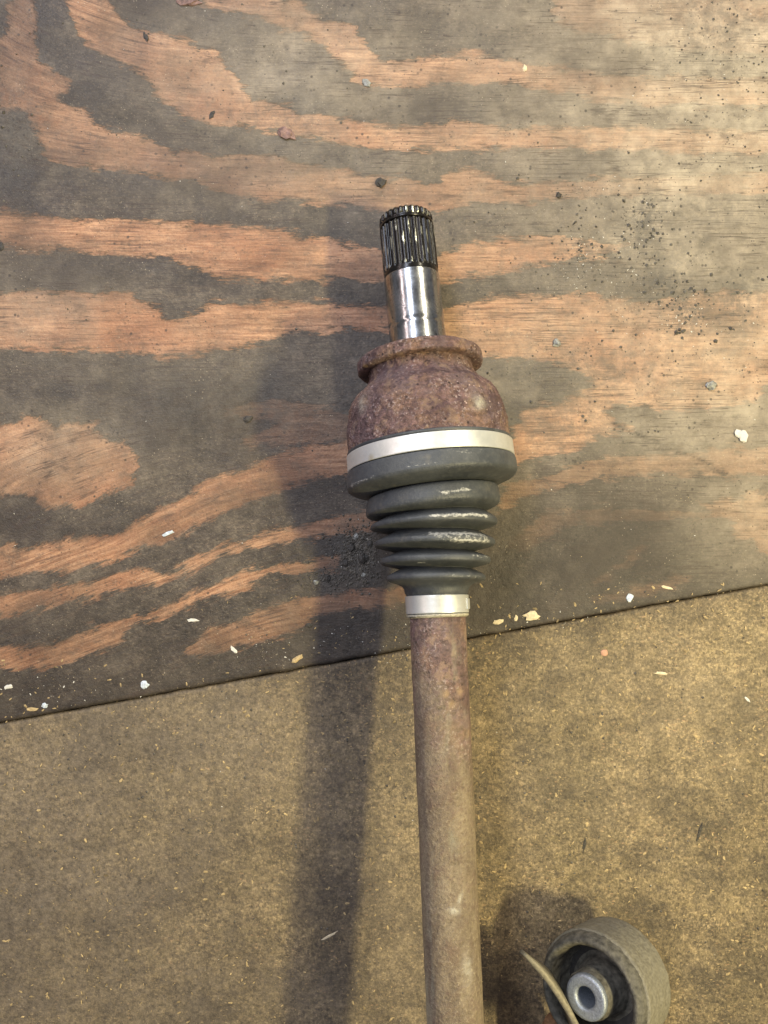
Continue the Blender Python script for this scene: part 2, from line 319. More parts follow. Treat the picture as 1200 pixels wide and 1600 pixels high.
A_ = 'A'
LIGHT = [  # (strength, points) : bare harder grain, outlined in photo pixels
 (.95, [(150,-40),(170,0),(185,25),(205,42),(245,50),(290,62),(310,78),(335,78),(345,95),(365,115),(385,140),(395,158),(440,165),(480,178),(540,188),(600,195),(660,200),(690,192),(710,186),(735,190),(760,198),(850,200),(970,200),(1100,203),(1260,205),(1260,240),(1100,238),(960,235),(820,232),(720,230),(680,233),(600,235),(560,228),(500,218),(455,210),(395,200),(340,195),(290,185),(270,165),(245,150),(230,125),(205,105),(180,88),(155,80),(140,68),(120,50),(110,30),(105,0),(100,-40)]),
 (.9, [(315,6),(320,-30),(440,-30),(440,0),(470,8),(500,30),(530,35),(555,42),(570,70),(600,98),(640,93),(700,88),(740,80),(760,88),(800,95),(840,100),(880,108),(940,115),(1000,120),(1260,125),(1260,165),(1000,162),(960,158),(900,152),(850,140),(790,127),(740,128),(680,128),(650,137),(600,135),(555,130),(545,105),(515,85),(500,65),(470,52),(430,40),(400,25)]),
 (.62, [(865,-30),(1260,-30),(1260,90),(1080,78),(1000,68),(960,58),(910,50),(870,35)]),
 (.75, [(15,-30),(55,-30),(55,60),(60,95),(85,115),(105,130),(90,160),(140,178),(150,195),(180,208),(215,210),(230,222),(270,235),(310,242),(370,245),(420,242),(470,255),(530,265),(600,278),(690,286),(695,270),(740,265),(770,275),(790,287),(840,287),(900,283),(950,278),(1000,275),(1260,272),(1260,300),(1000,305),(960,307),(850,312),(790,318),(740,313),(720,322),(680,330),(600,330),(560,318),(500,318),(450,310),(380,310),(355,300),(320,288),(260,278),(190,265),(130,258),(75,250),(65,240),(62,215),(50,190),(40,175),(-60,165),(-60,60),(10,60)]),
 (.95, [(-60,322),(0,328),(40,338),(100,340),(130,345),(220,345),(300,350),(400,355),(455,362),(475,372),(520,375),(560,385),(600,395),(682,400),(740,383),(790,373),(860,370),(930,378),(980,384),(960,398),(900,405),(830,415),(790,425),(740,430),(682,443),(600,440),(520,435),(400,437),(350,437),(330,425),(290,415),(265,402),(220,400),(170,395),(100,390),(40,390),(0,378),(-60,370)]),
 (1.0, [(-60,462),(0,460),(50,455),(110,457),(200,458),(220,470),(255,483),(250,500),(310,497),(325,473),(400,478),(460,472),(520,475),(550,480),(600,480),(690,483),(700,480),(770,465),(850,462),(930,460),(980,470),(1060,468),(1150,455),(1260,455),(1260,600),(1200,600),(1180,625),(1130,634),(1080,640),(1030,642),(1000,630),(960,632),(948,645),(960,660),(985,670),(935,680),(905,700),(870,706),(830,716),(800,728),(790,700),(820,640),(900,625),(930,600),(900,575),(830,562),(740,556),(690,525),(600,515),(540,515),(450,520),(400,535),(350,545),(300,555),(250,557),(200,550),(100,548),(0,545),(-60,545)]),
 (.98, [(-60,665),(0,660),(40,652),(75,658),(85,670),(105,665),(120,660),(148,662),(147,675),(170,690),(195,692),(210,710),(215,735),(205,755),(180,770),(140,780),(125,793),(80,793),(55,790),(60,775),(45,773),(0,775),(-60,780)]),
 (.86, [(-60,850),(0,853),(50,858),(100,845),(150,840),(195,828),(230,808),(270,790),(300,770),(320,752),(350,745),(390,728),(430,712),(460,700),(540,690),(600,680),(600,735),(545,742),(500,742),(450,764),(420,772),(390,785),(350,800),(310,822),(280,838),(240,852),(180,872),(120,890),(60,893),(0,900),(-60,905)]),
 (.80, [(-60,930),(0,930),(100,918),(160,905),(200,893),(225,884),(250,900),(275,893),(290,878),(330,860),(390,840),(430,828),(460,825),(520,810),(600,790),(600,828),(500,838),(455,845),(400,855),(340,870),(310,892),(270,903),(230,915),(170,925),(90,945),(50,955),(0,960),(-60,970)]),
 (.85, [(-60,1015),(10,1012),(80,1010),(120,990),(190,970),(210,963),(270,945),(310,925),(340,912),(380,895),(420,885),(470,878),(530,870),(530,890),(470,893),(420,900),(370,925),(320,935),(280,955),(230,970),(195,985),(185,1005),(150,1020),(110,1035),(60,1045),(0,1040),(-60,1045)]),
 (.72, [(285,1010),(320,990),(370,970),(400,955),(470,935),(500,930),(570,925),(640,915),(640,945),(560,948),(500,962),(460,985),(430,1000),(380,1010),(330,1022),(300,1027)]),
 (.34, [(350,640),(400,630),(450,622),(520,640),(560,660),(560,690),(480,692),(420,700),(380,690),(430,660),(380,650)]),
 (.50, [(880,732),(950,715),(1040,712),(1130,702),(1260,696),(1260,745),(1150,745),(1100,740),(1030,738),(1000,742),(920,752),(860,765)]),
 (.50, [(790,760),(840,748),(900,728),(920,732),(870,758),(820,778),(780,800)]),
 (.60, [(1095,788),(1140,780),(1200,768),(1260,765),(1260,870),(1200,865),(1180,850),(1150,835),(1145,815),(1110,798)]),
 (.28, [(850,800),(960,794),(1050,796),(1100,803),(1060,812),(960,815),(880,822),(820,860),(800,850)]),
 (.45, [(924,910),(960,888),(1005,853),(1009,856),(970,888),(930,915)]),
 (.30, [(1000,915),(1080,895),(1080,905),(1010,930),(960,938),(920,935)]),
]
DARKEN = [(.75, 20, 60, 60, 120), (.6, 160, 110, 80, 60), (.6, 420, 20, 160, 20), (.65, 800, 160, 60, 24), (.7, 300, 290, 200, 22), (.5, 200, 430, 220, 22), (.6, 80, 830, 140, 16), (.55, 420, 790, 70, 16), (.6, 60, 1010, 70, 50), (.8, 960, 830, 180, 60), (.6, 360, 610, 160, 40),   # deeper, oily patches, the top-left ones painting in a corner vignette: (strength, centre x, y, rx, ry)
 (.75, 60, 25, 45, 60), (.45, 25, 270, 60, 90), (.55, 330, 265, 190, 28), (.50, 120, 240, 90, 30), (.55, 240, 20, 60, 30),
 (.6, 700, 170, 110, 26), (.35, 560, 20, 180, 26), (.5, 1010, 22, 70, 26), (.4, 650, 305, 160, 18), (.3, 500, 430, 110, 18),
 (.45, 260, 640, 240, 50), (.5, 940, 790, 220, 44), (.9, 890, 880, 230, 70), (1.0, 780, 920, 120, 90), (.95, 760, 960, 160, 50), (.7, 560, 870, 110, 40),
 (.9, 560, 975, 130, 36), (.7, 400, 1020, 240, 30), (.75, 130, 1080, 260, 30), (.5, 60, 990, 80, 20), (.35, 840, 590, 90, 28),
 (.4, 980, 690, 80, 20), (.5, 30, 800, 50, 16), (.35, 470, 760, 90, 20), (.55, 1060, 905, 200, 34), (.3, 170, 600, 200, 30)]
DUST_HAZE = [(1.0, 1130, 110, 330, 300), (.85, 1000, 180, 130, 240), (.8, 1120, 640, 200, 90), (.42, 60, 480, 120, 60), (.4, 100, 700, 130, 60), (1.0, 1080, 300, 190, 190), (.75, 1150, 520, 200, 160), (.5, 860, 260, 160, 160), (.45, 950, 560, 220, 160),  # pale dust, strengthened at upper right to paint the hazy glow
 (.55, 480, 110, 220, 110), (.35, 540, 240, 280, 90), (.15, 100, 560, 180, 60), (.55, 1170, 800, 90, 90), (.3, 900, 420, 200, 120),
 (.15, 200, 560, 300, 60), (.9, 1195, 30, 120, 200)]
SOOT = [(.9,1005,345,30,50),(.8,905,400,34,34),(.9,1035,440,50,34),(.9,1075,485,34,34),(.8,1155,465,40,50),(.5,990,400,140,130),(.5,1120,330,70,40),(.6,1120,45,80,60),(.5,940,575,160,60),(.9,562,868,34,40),(.7,515,905,34,20),(.6,20,220,50,70),(.4,450,190,80,60),(.5,880,660,120,40),(.5,330,620,160,60)]
B_OIL_SHADE = [(.95, 10, 1350, 70, 60), (.95, 30, 1450, 120, 120), (.7, 350, 1540, 200, 50), (.75, 60, 1500, 170, 200), (.5, 200, 1400, 260, 160), (.5, 420, 1500, 160, 140), (.55, 1010, 1440, 150, 40), (.55, 20, 1350, 90, 110), (.4, 560, 1060, 260, 60), (.75, 60, 1540, 200, 90), (.5, 300, 1560, 320, 110), (.6, 660, 1500, 300, 140),  # oily stains; the lower-left ones also paint in the weaker light there
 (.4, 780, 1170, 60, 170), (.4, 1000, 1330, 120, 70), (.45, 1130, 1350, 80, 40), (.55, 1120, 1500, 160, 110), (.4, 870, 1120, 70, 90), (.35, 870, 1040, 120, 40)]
B_DUST = [(.6, 1080, 1080, 220, 120), (.4, 930, 1230, 150, 130), (.3, 330, 1200, 240, 120), (.35, 640, 1420, 60, 200), (.4, 240, 1130, 200, 60)]

def axis_vals(lo, hi, step, far_lo, far_hi, cstep):
    a = np.arange(far_lo, lo, cstep); b = np.arange(lo, hi, step); c = np.arange(hi, far_hi+1e-6, cstep)
    return np.concatenate([a, b, c])
def mirror(v, n):
    v = np.abs(v); v = np.mod(v, 2*n); return np.where(v > n, 2*n-v, v)
def sdf_field(qx, qy):
    best = np.full(qx.shape, -60.0, dtype=np.float32); st = np.full(qx.shape, .8, dtype=np.float32)
    for s, pts in LIGHT:
        pts = np.array(pts, dtype=np.float32)
        x0, y0 = pts.min(0)-60; x1, y1 = pts.max(0)+60
        idx = np.where((qx > x0) & (qx < x1) & (qy > y0) & (qy < y1))[0]
        if not len(idx): continue
        x, y = qx[idx], qy[idx]
        d2 = np.full(x.shape, 1e9, dtype=np.float32); ins = np.zeros(x.shape, dtype=bool)
        for i in range(len(pts)):
            ax, ay = pts[i]; bx, by = pts[(i+1) % len(pts)]
            ex, ey = bx-ax, by-ay
            t = np.clip(((x-ax)*ex+(y-ay)*ey)/(ex*ex+ey*ey+1e-6), 0, 1)
            d2 = np.minimum(d2, (x-ax-t*ex)**2+(y-ay-t*ey)**2)
            if ay != by:
                ins ^= ((ay > y) != (by > y)) & (x < (bx-ax)*(y-ay)/(by-ay)+ax)
        d = np.sqrt(d2); d = np.where(ins, d, -d)
        cur = best[idx]; up = d > cur
        best[idx[up]] = d[up]; st[idx[up]] = s
    return best, st
def blobs(lst, qx, qy):
    v = np.zeros(qx.shape, dtype=np.float32)
    for s, cx, cy, rx, ry in lst:
        q = ((qx-cx)/rx)**2+((qy-cy)/ry)**2
        v = np.maximum(v, s*np.exp(-q*.75))
    return v

CRACK = [[(955, 661), (972, 666), (985, 674), (1002, 680), (1015, 688), (1030, 691)], [(1058, 708), (1078, 711), (1092, 718), (1108, 725), (1120, 736), (1135, 740)], [(0, 777), (22, 773), (45, 776), (58, 783), (60, 792)]]
def lines(L, qx, qy):
    v = np.zeros(qx.shape, dtype=np.float32)
    for pts in L:
        for (ax, ay), (bx, by) in zip(pts, pts[1:]):
            ex, ey = bx-ax, by-ay
            t = np.clip(((qx-ax)*ex+(qy-ay)*ey)/(ex*ex+ey*ey), 0, 1)
            v = np.maximum(v, np.clip(1.1-np.hypot(qx-ax-t*ex, qy-ay-t*ey)/4.5, 0, 1))
    return v
def board(name, mat, above, z, thick, gap):
    xs = axis_vals(-.235, .235, .0013, -.60, .60, .012)
    far = .95
    ts = axis_vals(0, .40, .0013, 0, far, .012)
    ny, nx = len(ts), len(xs)
    Xg, Tg = np.meshgrid(xs, ts)
    sgn = 1 if above else -1
    rough = np.array([noise.noise(Vector((x*90, 3.1*sgn, 0)))*.0006 + noise.noise(Vector((x*400, 7.1*sgn, 0)))*.00025 for x in xs])
    Yg = edgeY(Xg) + sgn*(Tg+gap) + rough[None, :]*np.exp(-Tg/.004)
    Zg = np.full_like(Xg, z)
    Zg = Zg - np.where(Tg < 1e-9, .0006, 0)                         # worn arris along the joint
    # gentle real unevenness of the surface
    Zg += .00012*np.sin(Xg*31+Yg*17) + .00010*np.sin(Xg*11-Yg*47)
    co = np.stack([Xg, Yg, Zg], -1).reshape(-1, 3)
    N = len(co)
    low = co[:nx].copy(); low[:, 2] = z-thick                       # joint face going down
    lf = co[-nx:].copy(); lf[:, 2] = z-thick
    co = np.concatenate([co, low, lf])
    i = np.arange(ny-1)[:, None]*nx + np.arange(nx-1)[None, :]
    q = np.stack([i, i+1, i+nx+1, i+nx], -1).reshape(-1, 4)
    j = np.arange(nx-1)
    q2 = np.stack([N+j, N+j+1, j+1, j], -1); top = (ny-1)*nx
    q3 = np.stack([top+j, top+j+1, N+nx+j+1, N+nx+j], -1)
    q4 = np.stack([N+nx+j, N+nx+j+1, N+j+1, N+j], -1)
    q = np.concatenate([q, q2, q3, q4])
    if not above: q = q[:, ::-1]
    me = bpy.data.meshes.new(name)
    me.vertices.add(len(co)); me.vertices.foreach_set('co', co.astype(np.float32).ravel())
    me.loops.add(q.size); me.loops.foreach_set('vertex_index', q.astype(np.int32).ravel())
    me.polygons.add(len(q)); me.polygons.foreach_set('loop_start', np.arange(0, q.size, 4, dtype=np.int32))
    me.update(calc_edges=True)
    px, py = toPX(co[:, 0], co[:, 1], 0.0)
    qx = mirror(px, 1200).astype(np.float32)
    if above:
        qy = mirror(py, 1600).astype(np.float32)
        sdf, st = sdf_field(qx, qy)
        attr(me, 'sdf', sdf); attr(me, 'strength', st)
        oil_shade = blobs(DARKEN, qx, qy); 
        # grime wiped along the joint
        dj = co[:, 1]-edgeY(co[:, 0]); oil_shade = np.maximum(oil_shade, .8*np.exp(-(dj/.010)**2))
        attr(me, 'oil_shade', oil_shade); attr(me, 'dust', blobs(DUST_HAZE, qx, qy)); attr(me, 'soot', blobs(SOOT, qx, qy)); attr(me, 'crack', lines(CRACK, qx, qy))
        w = np.clip((py-600)/250, 0, 1)*np.clip((640-px)/300, 0, 1.2)
        w2 = np.clip((330-py)/330, 0, 1)*np.clip((420-px)/420, 0, 1)
        attr(me, 'grain', co[:, 1] - .30*w*(co[:, 0]+.05) + .25*w2*(co[:, 0]+.05)); attr(me, 'along', co[:, 0])
    else:
        qy = np.where(py > 1600, 3200-py, py).astype(np.float32)
        dj = edgeY(co[:, 0])-co[:, 1]
        attr(me, 'oil_shade', np.maximum(blobs(B_OIL_SHADE, qx, qy), .7*np.exp(-(dj/.007)**2))); attr(me, 'dust', blobs(B_DUST, qx, qy)); attr(me, 'greyshade', blobs([(1, 40, 1330, 330, 420), (.9, 300, 1150, 260, 120), (.8, 250, 1560, 330, 120), (.6, 520, 1250, 110, 260)], qx, qy))
    o = link(name, me, mat)
    return o
ZB = -.0016
ply = board('plywood_board', mat_plywood(), True, 0.0, .016, .0004)
tag(ply, 'stained plywood board with bold dark and orange grain, under the joint end', 'board')
pb = board('particle_board', mat_board(), False, ZB, .0145, .0004)
tag(pb, 'dirty speckled particle board butted against the plywood, under the bar', 'board')

# ------------------------------------------------------------------ the drive shaft
def lerp(a, b, t): return a+(b-a)*t
def sm(t): t = max(0, min(1, t)); return t*t*(3-2*t)
def axis_px(py):
    a = 634+(py-345)*.1014; b = 684+(py-970)*.0437
    t = sm((py-690)/(780-690)); return lerp(a, b, t)
def axis_h(py):
    a = .0275+(py-345)*(.0405-.0275)/370; b = .0417+(py-750)*(.0705-.0417)/850
    return lerp(a, b, sm((py-700)/(800-700)))
def C(py): return P(axis_px(py), py, axis_h(py))
def frame(py):
    c = C(py); t = (C(py+6)-C(py-6))
    if 690 < py < 985:      # the folds lean with the bent joint
        k = float(np.interp(py, [690, 715, 750, 785, 800, 820, 850, 905, 930, 960, 985], [.1, .095, .105, .125, .105, .05, .015, .01, .03, .035, .0437]))
        t.x = k*abs(t.y)
    t.normalize()       # towards the bar
    side = t.cross(Vector((0, 0, 1))).normalized()      # image left
    side = -side if side.x < 0 else side
    up = side.cross(t).normalized()
    if up.z < 0: up = -up
    return c, t, side, up
def pr(py, half): return half*(CAM_Z-axis_h(py))/F      # half width in pixels -> radius

def catmull(pts, step):
    """pts: (py, radius, corner?) -> dense list"""
    out = []
    n = len(pts)
    for i in range(n-1):
        p0 = pts[i-1] if i > 0 and not pts[i][2] else pts[i]
        p1, p2 = pts[i], pts[i+1]
        p3 = pts[i+2] if i+2 < n and not pts[i+1][2] else pts[i+1]
        L = math.hypot(p2[0]-p1[0], (p2[1]-p1[1])*3300)
        k = max(1, int(L/step))
        for j in range(k):
            t = j/k
            def cr(a, b, c, d): return .5*((2*b)+(-a+c)*t+(2*a-5*b+4*c-d)*t*t+(-a+3*b-3*c+d)*t**3)
            out.append((cr(p0[0], p1[0], p2[0], p3[0]), cr(p0[1], p1[1], p2[1], p3[1])))
    out.append((pts[-1][0], pts[-1][1]))
    return out

def lathe(name, prof, mat, parent, seg=160, rfun=None, amap=None, cap0=False, cap1=False, step=1.6, extra=None):
    """prof: list of (py, half_px[, corner])"""
    pts = [(p[0], pr(p[0], p[1]), len(p) > 2 and p[2]) for p in prof]
    d = catmull(pts, step)
    co = []; AX = []; AN = []; EX = []
    for py, r in d:
        c, t, sd, up = frame(py)
        for k in range(seg):
            a = 2*math.pi*k/seg                       # 0 = top, +90 = image right
            rr = r + (rfun(py, a, r) if rfun else 0)
            co.append(c + sd*(math.sin(a)*rr) + up*(math.cos(a)*rr)); AX.append(py); AN.append(a if a < math.pi else a-2*math.pi)
            if extra: EX.append(extra(py, AN[-1], r))
    n = len(d); fs = []
    for i in range(n-1):
        for k in range(seg):
            k2 = (k+1) % seg
            fs.append((i*seg+k, i*seg+k2, (i+1)*seg+k2, (i+1)*seg+k))
    if cap0: fs.append(tuple(range(seg))[::-1])
    if cap1: fs.append(tuple((n-1)*seg+k for k in range(seg)))
    me = bpy.data.meshes.new(name); me.from_pydata(co, [], fs); me.update()
    bm = bmesh.new(); bm.from_mesh(me); bmesh.ops.recalc_face_normals(bm, faces=bm.faces); bm.to_mesh(me); bm.free()
    attr(me, 'axial', AX); attr(me, 'angle', AN)
    if extra: attr(me, amap or 'extra', EX)
    return link(name, me, mat, parent)

base = C(690).copy(); base.z = 0
shaft = empty('drive_shaft', base)
tag(shaft, 'rusty car drive shaft with black rubber boot and greasy splined end, lying across both boards', 'drive shaft')
M_RUST = mat_rust('rust'); M_BAR = mat_rust('bar_rust', 1.0); M_RUB = mat_rubber(); M_CLAMP = mat_clamp(); M_STEEL = mat_steel(); M_OIL = mat_oily()

# splined end: real teeth
NT = 27
def teeth(py, a, r):
    if py < 351: depth = .00075
    elif py < 359: return -.0012 if 353 < py < 357.5 else -.0009
    elif py < 428: depth = .0010*min(1, max(0, (430-py)/8))
    else: return 0
    w = math.cos(a*NT); w = max(-1, min(1, w*1.7))
    return depth*(w-1)*.5
def crest(py, a, r):
    w = math.cos(a*NT); v = max(0, min(1, w*1.4)) * max(0, .25+.9*noise.noise(Vector((a*9, py*.05, 1)))+.35*noise.noise(Vector((a*40, 0, 5))))*1.7
    return v if (py < 352 or 359 < py < 427) else 0
lathe('splined_end', [(337, 30, True), (339.5, 38), (343, 41.5, True), (351, 42.5, True), (351.4, 42.6, True), (359, 42.6, True), (359.4, 42.8, True), (390, 43), (424, 43.2, True), (431, 42.8, True), (436, 42.0, True)],
      M_OIL, shaft, seg=NT*12, rfun=teeth, cap0=True, extra=crest, amap='crest', step=1.2)
ring = lathe('snap_ring', [(353.4, 38.5, True), (353.6, 42.0, True), (356.8, 42.2, True), (357, 38.5, True)], M_OIL, shaft, seg=96, extra=lambda py, a, r: .25*(1 if abs(a) < 1.2 else 0), amap='crest')
lathe('polished_journal', [(434, 39, True), (434.5, 42.5, True), (436, 43.6, True), (470, 43.8), (507, 44), (509.5, 43.0), (513, 43.0), (515.5, 44), (545, 44.2), (574, 44.5)],
      M_STEEL, shaft, seg=192)

def rough_r(amp, f=260, seed=0):
    def fn(py, a, r):
        q = Vector((math.sin(a)*r, math.cos(a)*r, py*.0003+seed))
        return amp*(noise.noise(q*f) + .6*noise.noise(q*f*2.3) + .55*noise.noise(q*f*4.5) + .35*noise.noise(q*f*9))
    return fn
def chalk0(py, a, r): return 0.0
lathe('flange', [(555, 44, True), (556, 60), (557.5, 86), (559, 94, True), (562, 97.2), (569, 98.2), (576, 98, True), (578, 95), (578.5, 88), (577.5, 80, True), (577.5, 70)],
      M_RUST, shaft, seg=220, rfun=lambda py, a, r: rough_r(.00028)(py, a, r)*(1 if r > .02 else 0) + .0004*math.sin(a*3+1), extra=chalk0, amap='chalk', step=1.2)
def chalk_h(py, a, r):
    v = math.exp(-(((py-664)/11)**2 + ((a-.62)/.10)**2)) + .8*math.exp(-(((py-640)/14)**2 + ((a+.95)/.10)**2))
    return min(1, .75*v)
lathe('joint_housing', [(570, 74, True), (574, 80.5), (582, 81), (592, 82), (598, 85.5), (604, 91), (611, 99.5), (618, 108), (626, 113.5), (638, 118.5), (655, 122.5), (672, 125), (700, 126), (712, 126)],
      M_RUST, shaft, seg=260, rfun=rough_r(.00055, 300, 3), extra=chalk_h, amap='chalk', step=1.4)

# rubber boot
SC = [(0.0, .55, 786, 3.0, .85), (-.15, .95, 818, 3.0, 1.0), (-.2, 1.0, 843, 4.2, .92), (.2, 1.05, 852.5, 3.4, .95), (-.1, 1.0, 847, 7.0, .50), (.55, 1.2, 874, 3.5, .55),
      (.2, 1.1, 904, 2.5, .42), (-.45, -.2, 883, 1.5, .6), (-1.3, -.7, 753, 3.0, .60), (.12, .55, 734, 8, .35), (-.35, .1, 749, 1.2, .55)]
def scuff(py, a, r):
    v = 0
    for a0, a1, p0, w, s in SC:
        if a0-.15 < a < a1+.15:
            e = min(1, max(0, (a-a0+.08)/.16))*min(1, max(0, (a1-a+.08)/.16))
            wob = 1.6*noise.noise(Vector((a*4, p0, 0))) + .5*noise.noise(Vector((a*23, p0, 3)))
            v = max(v, s*e*math.exp(-((py-p0-wob)/w)**2))
    return v
boot_prof = [(699, 124, True), (699.5, 127.6, True), (701, 128.2), (703.4, 128.2, True), (704, 127.2, True), (729, 127.2, True), (730, 130, True), (736, 131.6), (750, 132.8), (754, 132.0), (757.5, 129), (761, 122), (764, 113), (766.5, 104), (768.5, 92, True), (770.5, 99.5), (774, 103), (784, 105.2), (792, 105.8), (798, 103.5), (802, 94), (804.5, 78, True), (814.5, 95.4), (818.3, 98.5), (820.5, 99.0), (822.7, 98.2), (825.5, 94.0), (831.8, 66, True), (844.0, 89.8), (847.8, 92.9), (850.0, 93.4), (852.2, 92.6), (855.0, 88.4), (862.5, 59, True), (871.5, 82.2), (875.3, 85.3), (877.5, 85.8), (879.7, 85.0), (882.5, 80.8), (889, 56, True), (898.0, 74.1), (901.8, 77.2), (904.0, 77.7), (906.2, 76.9), (909.0, 72.7), (912, 62), (916, 54), (920, 51), (926, 49.5), (930, 47.5, True), (960, 47.0, True), (963.5, 46.8, True), (964, 43.5, True)]
lathe('rubber_boot', boot_prof, M_RUB, shaft, seg=240, rfun=lambda py, a, r: .00022*noise.noise(Vector((math.sin(a)*3, math.cos(a)*3, py*.03))) + .0002*math.sin(a*2+py*.05), extra=scuff, amap='scuff', step=1.3)

def band(name, p0, p1, half0, half1, ears):
    o = lathe(name, [(p0, half0-1.6, True), (p0+.2, half0-.3), (p0+.9, half0, True), (p1-.9, half1, True), (p1-.2, half1-.3), (p1, half1-1.6, True)], M_CLAMP, shaft, seg=200, step=2)
    return o
big = band('clamp_band', 704.6, 728.6, 129.8, 130.4, True)
small = band('clamp_band', 930.6, 958.5, 49.4, 48.8, True)
# crimped ends of the clamps (steps of doubled metal)
def crimp(parent, name, p0, p1, half, a0, a1, lift):
    bm = bmesh.new(); vs = []
    n = 14
    for i in range(n+1):
        a = lerp(a0, a1, i/n); row = []
        for py in (p0, p1):
            for dr in (0, lift):
                c, t, sd, up = frame(py); r = pr(py, half)+dr+.00005
                row.append(bm.verts.new(c+sd*math.sin(a)*r+up*math.cos(a)*r))
        vs.append(row)
    for i in range(n):
        a, b = vs[i], vs[i+1]
        for q in ((0, 1), (1, 3), (3, 2), (2, 0)): bm.faces.new((a[q[0]], a[q[1]], b[q[1]], b[q[0]]))
    bm.faces.new((vs[0][0], vs[0][2], vs[0][3], vs[0][1])); bm.faces.new((vs[-1][0], vs[-1][1], vs[-1][3], vs[-1][2]))
    bmesh.ops.recalc_face_normals(bm, faces=bm.faces)
    me = bpy.data.meshes.new(name); bm.to_mesh(me); bm.free()
    return link(name, me, M_CLAMP, parent, False)
crimp(small, 'crimp', 937, 953, 49.0, 1.1, 2.0, .0005)
crimp(big, 'crimp', 707, 726, 130, -2.4, -1.9, .002)
# grease flecks squeezed under the small clamp
lathe('grease_lip', [(959.5, 46, True), (960, 48.2), (962.5, 48), (964.5, 45.5), (965, 43)], simple('pale_grease', (.40, .37, .28), .5), shaft, seg=120,
      rfun=lambda py, a, r: .0004*noise.noise(Vector((a*9, py, 0))), step=1)

def chalk_b(py, a, r):
    v = math.exp(-(((py-1392+60*(a-.25))/5)**2 + ((a-.28)/.10)**2)) + math.exp(-(((py-1408)/5)**2+((a-.05)/.20)**2)) + .5*math.exp(-(((py-1498)/22)**2+((a-.45)/.2)**2))
    return min(1, v)
# the bar slopes on past the frame
lathe('axle_bar', [(950, 42.5, True), (962, 43.6), (1100, 43.6), (1300, 43.9), (1500, 44), (1700, 44.1), (1900, 44.2, True)], M_BAR, shaft, seg=128,
      rfun=lambda py, a, r: .00012*noise.noise(Vector((math.sin(a)*4, math.cos(a)*4, py*.05))) + .00016*noise.noise(Vector((math.sin(a)*2, math.cos(a)*2, py*.012))),
      extra=chalk_b, amap='chalk', cap1=True, step=2.4)

# ------------------------------------------------------------------ the bushing, lower right
M_BRUB = simple('dusty_rubber', (.085, .078, .060), .75, 0, .6, 380, .8)
M_SLEEVE = simple('grey_steel_sleeve', (.30, .33, .37), .42, .55, .3, 1300, .5)
M_SHELL = simple('dusty_shell', (.165, .150, .110), .75, 0, .30, 600, .8)
M_PLATE = simple('dull_plate', (.20, .175, .115), .6, .2, .3, 500, .5)
M_DARKR = simple('dark_rubber', (.022, .020, .017), .7, 0, .4, 500, .6)
M_RARM = simple('orange_rust', (.20, .10, .045), .8, 0, .5, 500, .8)
ba = Vector((-.66, .13, .74)).normalized()          # towards the camera side
RB = .0264; LB = .032
bfront = P(919, 1556, .043)
bside = ba.cross(Vector((0, 1, 0))).normalized(); bup = bside.cross(ba).normalized()
bush = empty('suspension_bushing', Vector((bfront.x, bfront.y, ZB)))
tag(bush, 'dusty round suspension bushing with grey steel sleeve, tilted beside a curved plate', 'car part')
def lathe3(name, origin, ax, e1, e2, prof, mat, parent, seg=96, amp=0, seed=0, f=170):
    co = []; fs = []
    # densify
    pp = []
    for i in range(len(prof)-1):
        (a, b), (c, d) = prof[i], prof[i+1]; k = max(1, int(math.hypot(c-a, d-b)/.0009))
        for j in range(k): pp.append((lerp(a, c, j/k), lerp(b, d, j/k)))
    pp.append(prof[-1])
    for s, r in pp:
        for k in range(seg):
            a = 2*math.pi*k/seg
            v = e1*math.cos(a)+e2*math.sin(a)
            q = origin+ax*s+v*r
            if amp: q = q + (v*.8+ax*.3)*amp*(noise.noise(q*f+Vector((seed, 0, 0)))+.5*noise.noise(q*f*2.7))
            co.append(q)
    n = len(pp)
    for i in range(n-1):
        for k in range(seg):
            k2 = (k+1) % seg; fs.append((i*seg+k, i*seg+k2, (i+1)*seg+k2, (i+1)*seg+k))
    me = bpy.data.meshes.new(name); me.from_pydata(co, [], fs); me.update()
    bm = bmesh.new(); bm.from_mesh(me); bmesh.ops.recalc_face_normals(bm, faces=bm.faces); bm.to_mesh(me); bm.free()
    return link(name, me, mat, parent)
lathe3('outer_shell', bfront, ba, bside, bup, [(-LB, .010), (-LB, RB-.002), (-LB+.002, RB), (-.006, RB+.0002), (-.0050, RB-.0014)], M_SHELL, bush, 120, .0004, 2, 300)
lathe3('rubber_ring', bfront, ba, bside, bup, [(-.0062, RB-.0004), (-.003, RB-.0012), (-.0006, RB-.0028), (0, RB-.0038), (-.0008, RB-.0050), (-.0024, RB-.0060), (-.010, RB-.0068), (-.0165, RB-.0085), (-.0170, .010)], M_BRUB, bush, 120, .0005, 5, 260)
lathe3('inner_rubber', bfront, ba, bside, bup, [(-.0168, .0165), (-.015, .0130), (-.008, .0111), (-.0008, .0105), (.0004, .0099)], M_BRUB, bush, 96, .0005, 9)
lathe3('inner_sleeve', bfront, ba, bside, bup, [(-.012, .0097), (.0022, .0097), (.0030, .0091), (.0030, .0052), (.0022, .0046), (-.020, .0045), (-.0200, .0002)], M_SLEEVE, bush, 96, .00012, 4)
lathe3('dark_gap', bfront, ba, bside, bup, [(-.0163, .0195), (-.0158, .0115)], M_DARKR, bush, 96, .0003, 1)
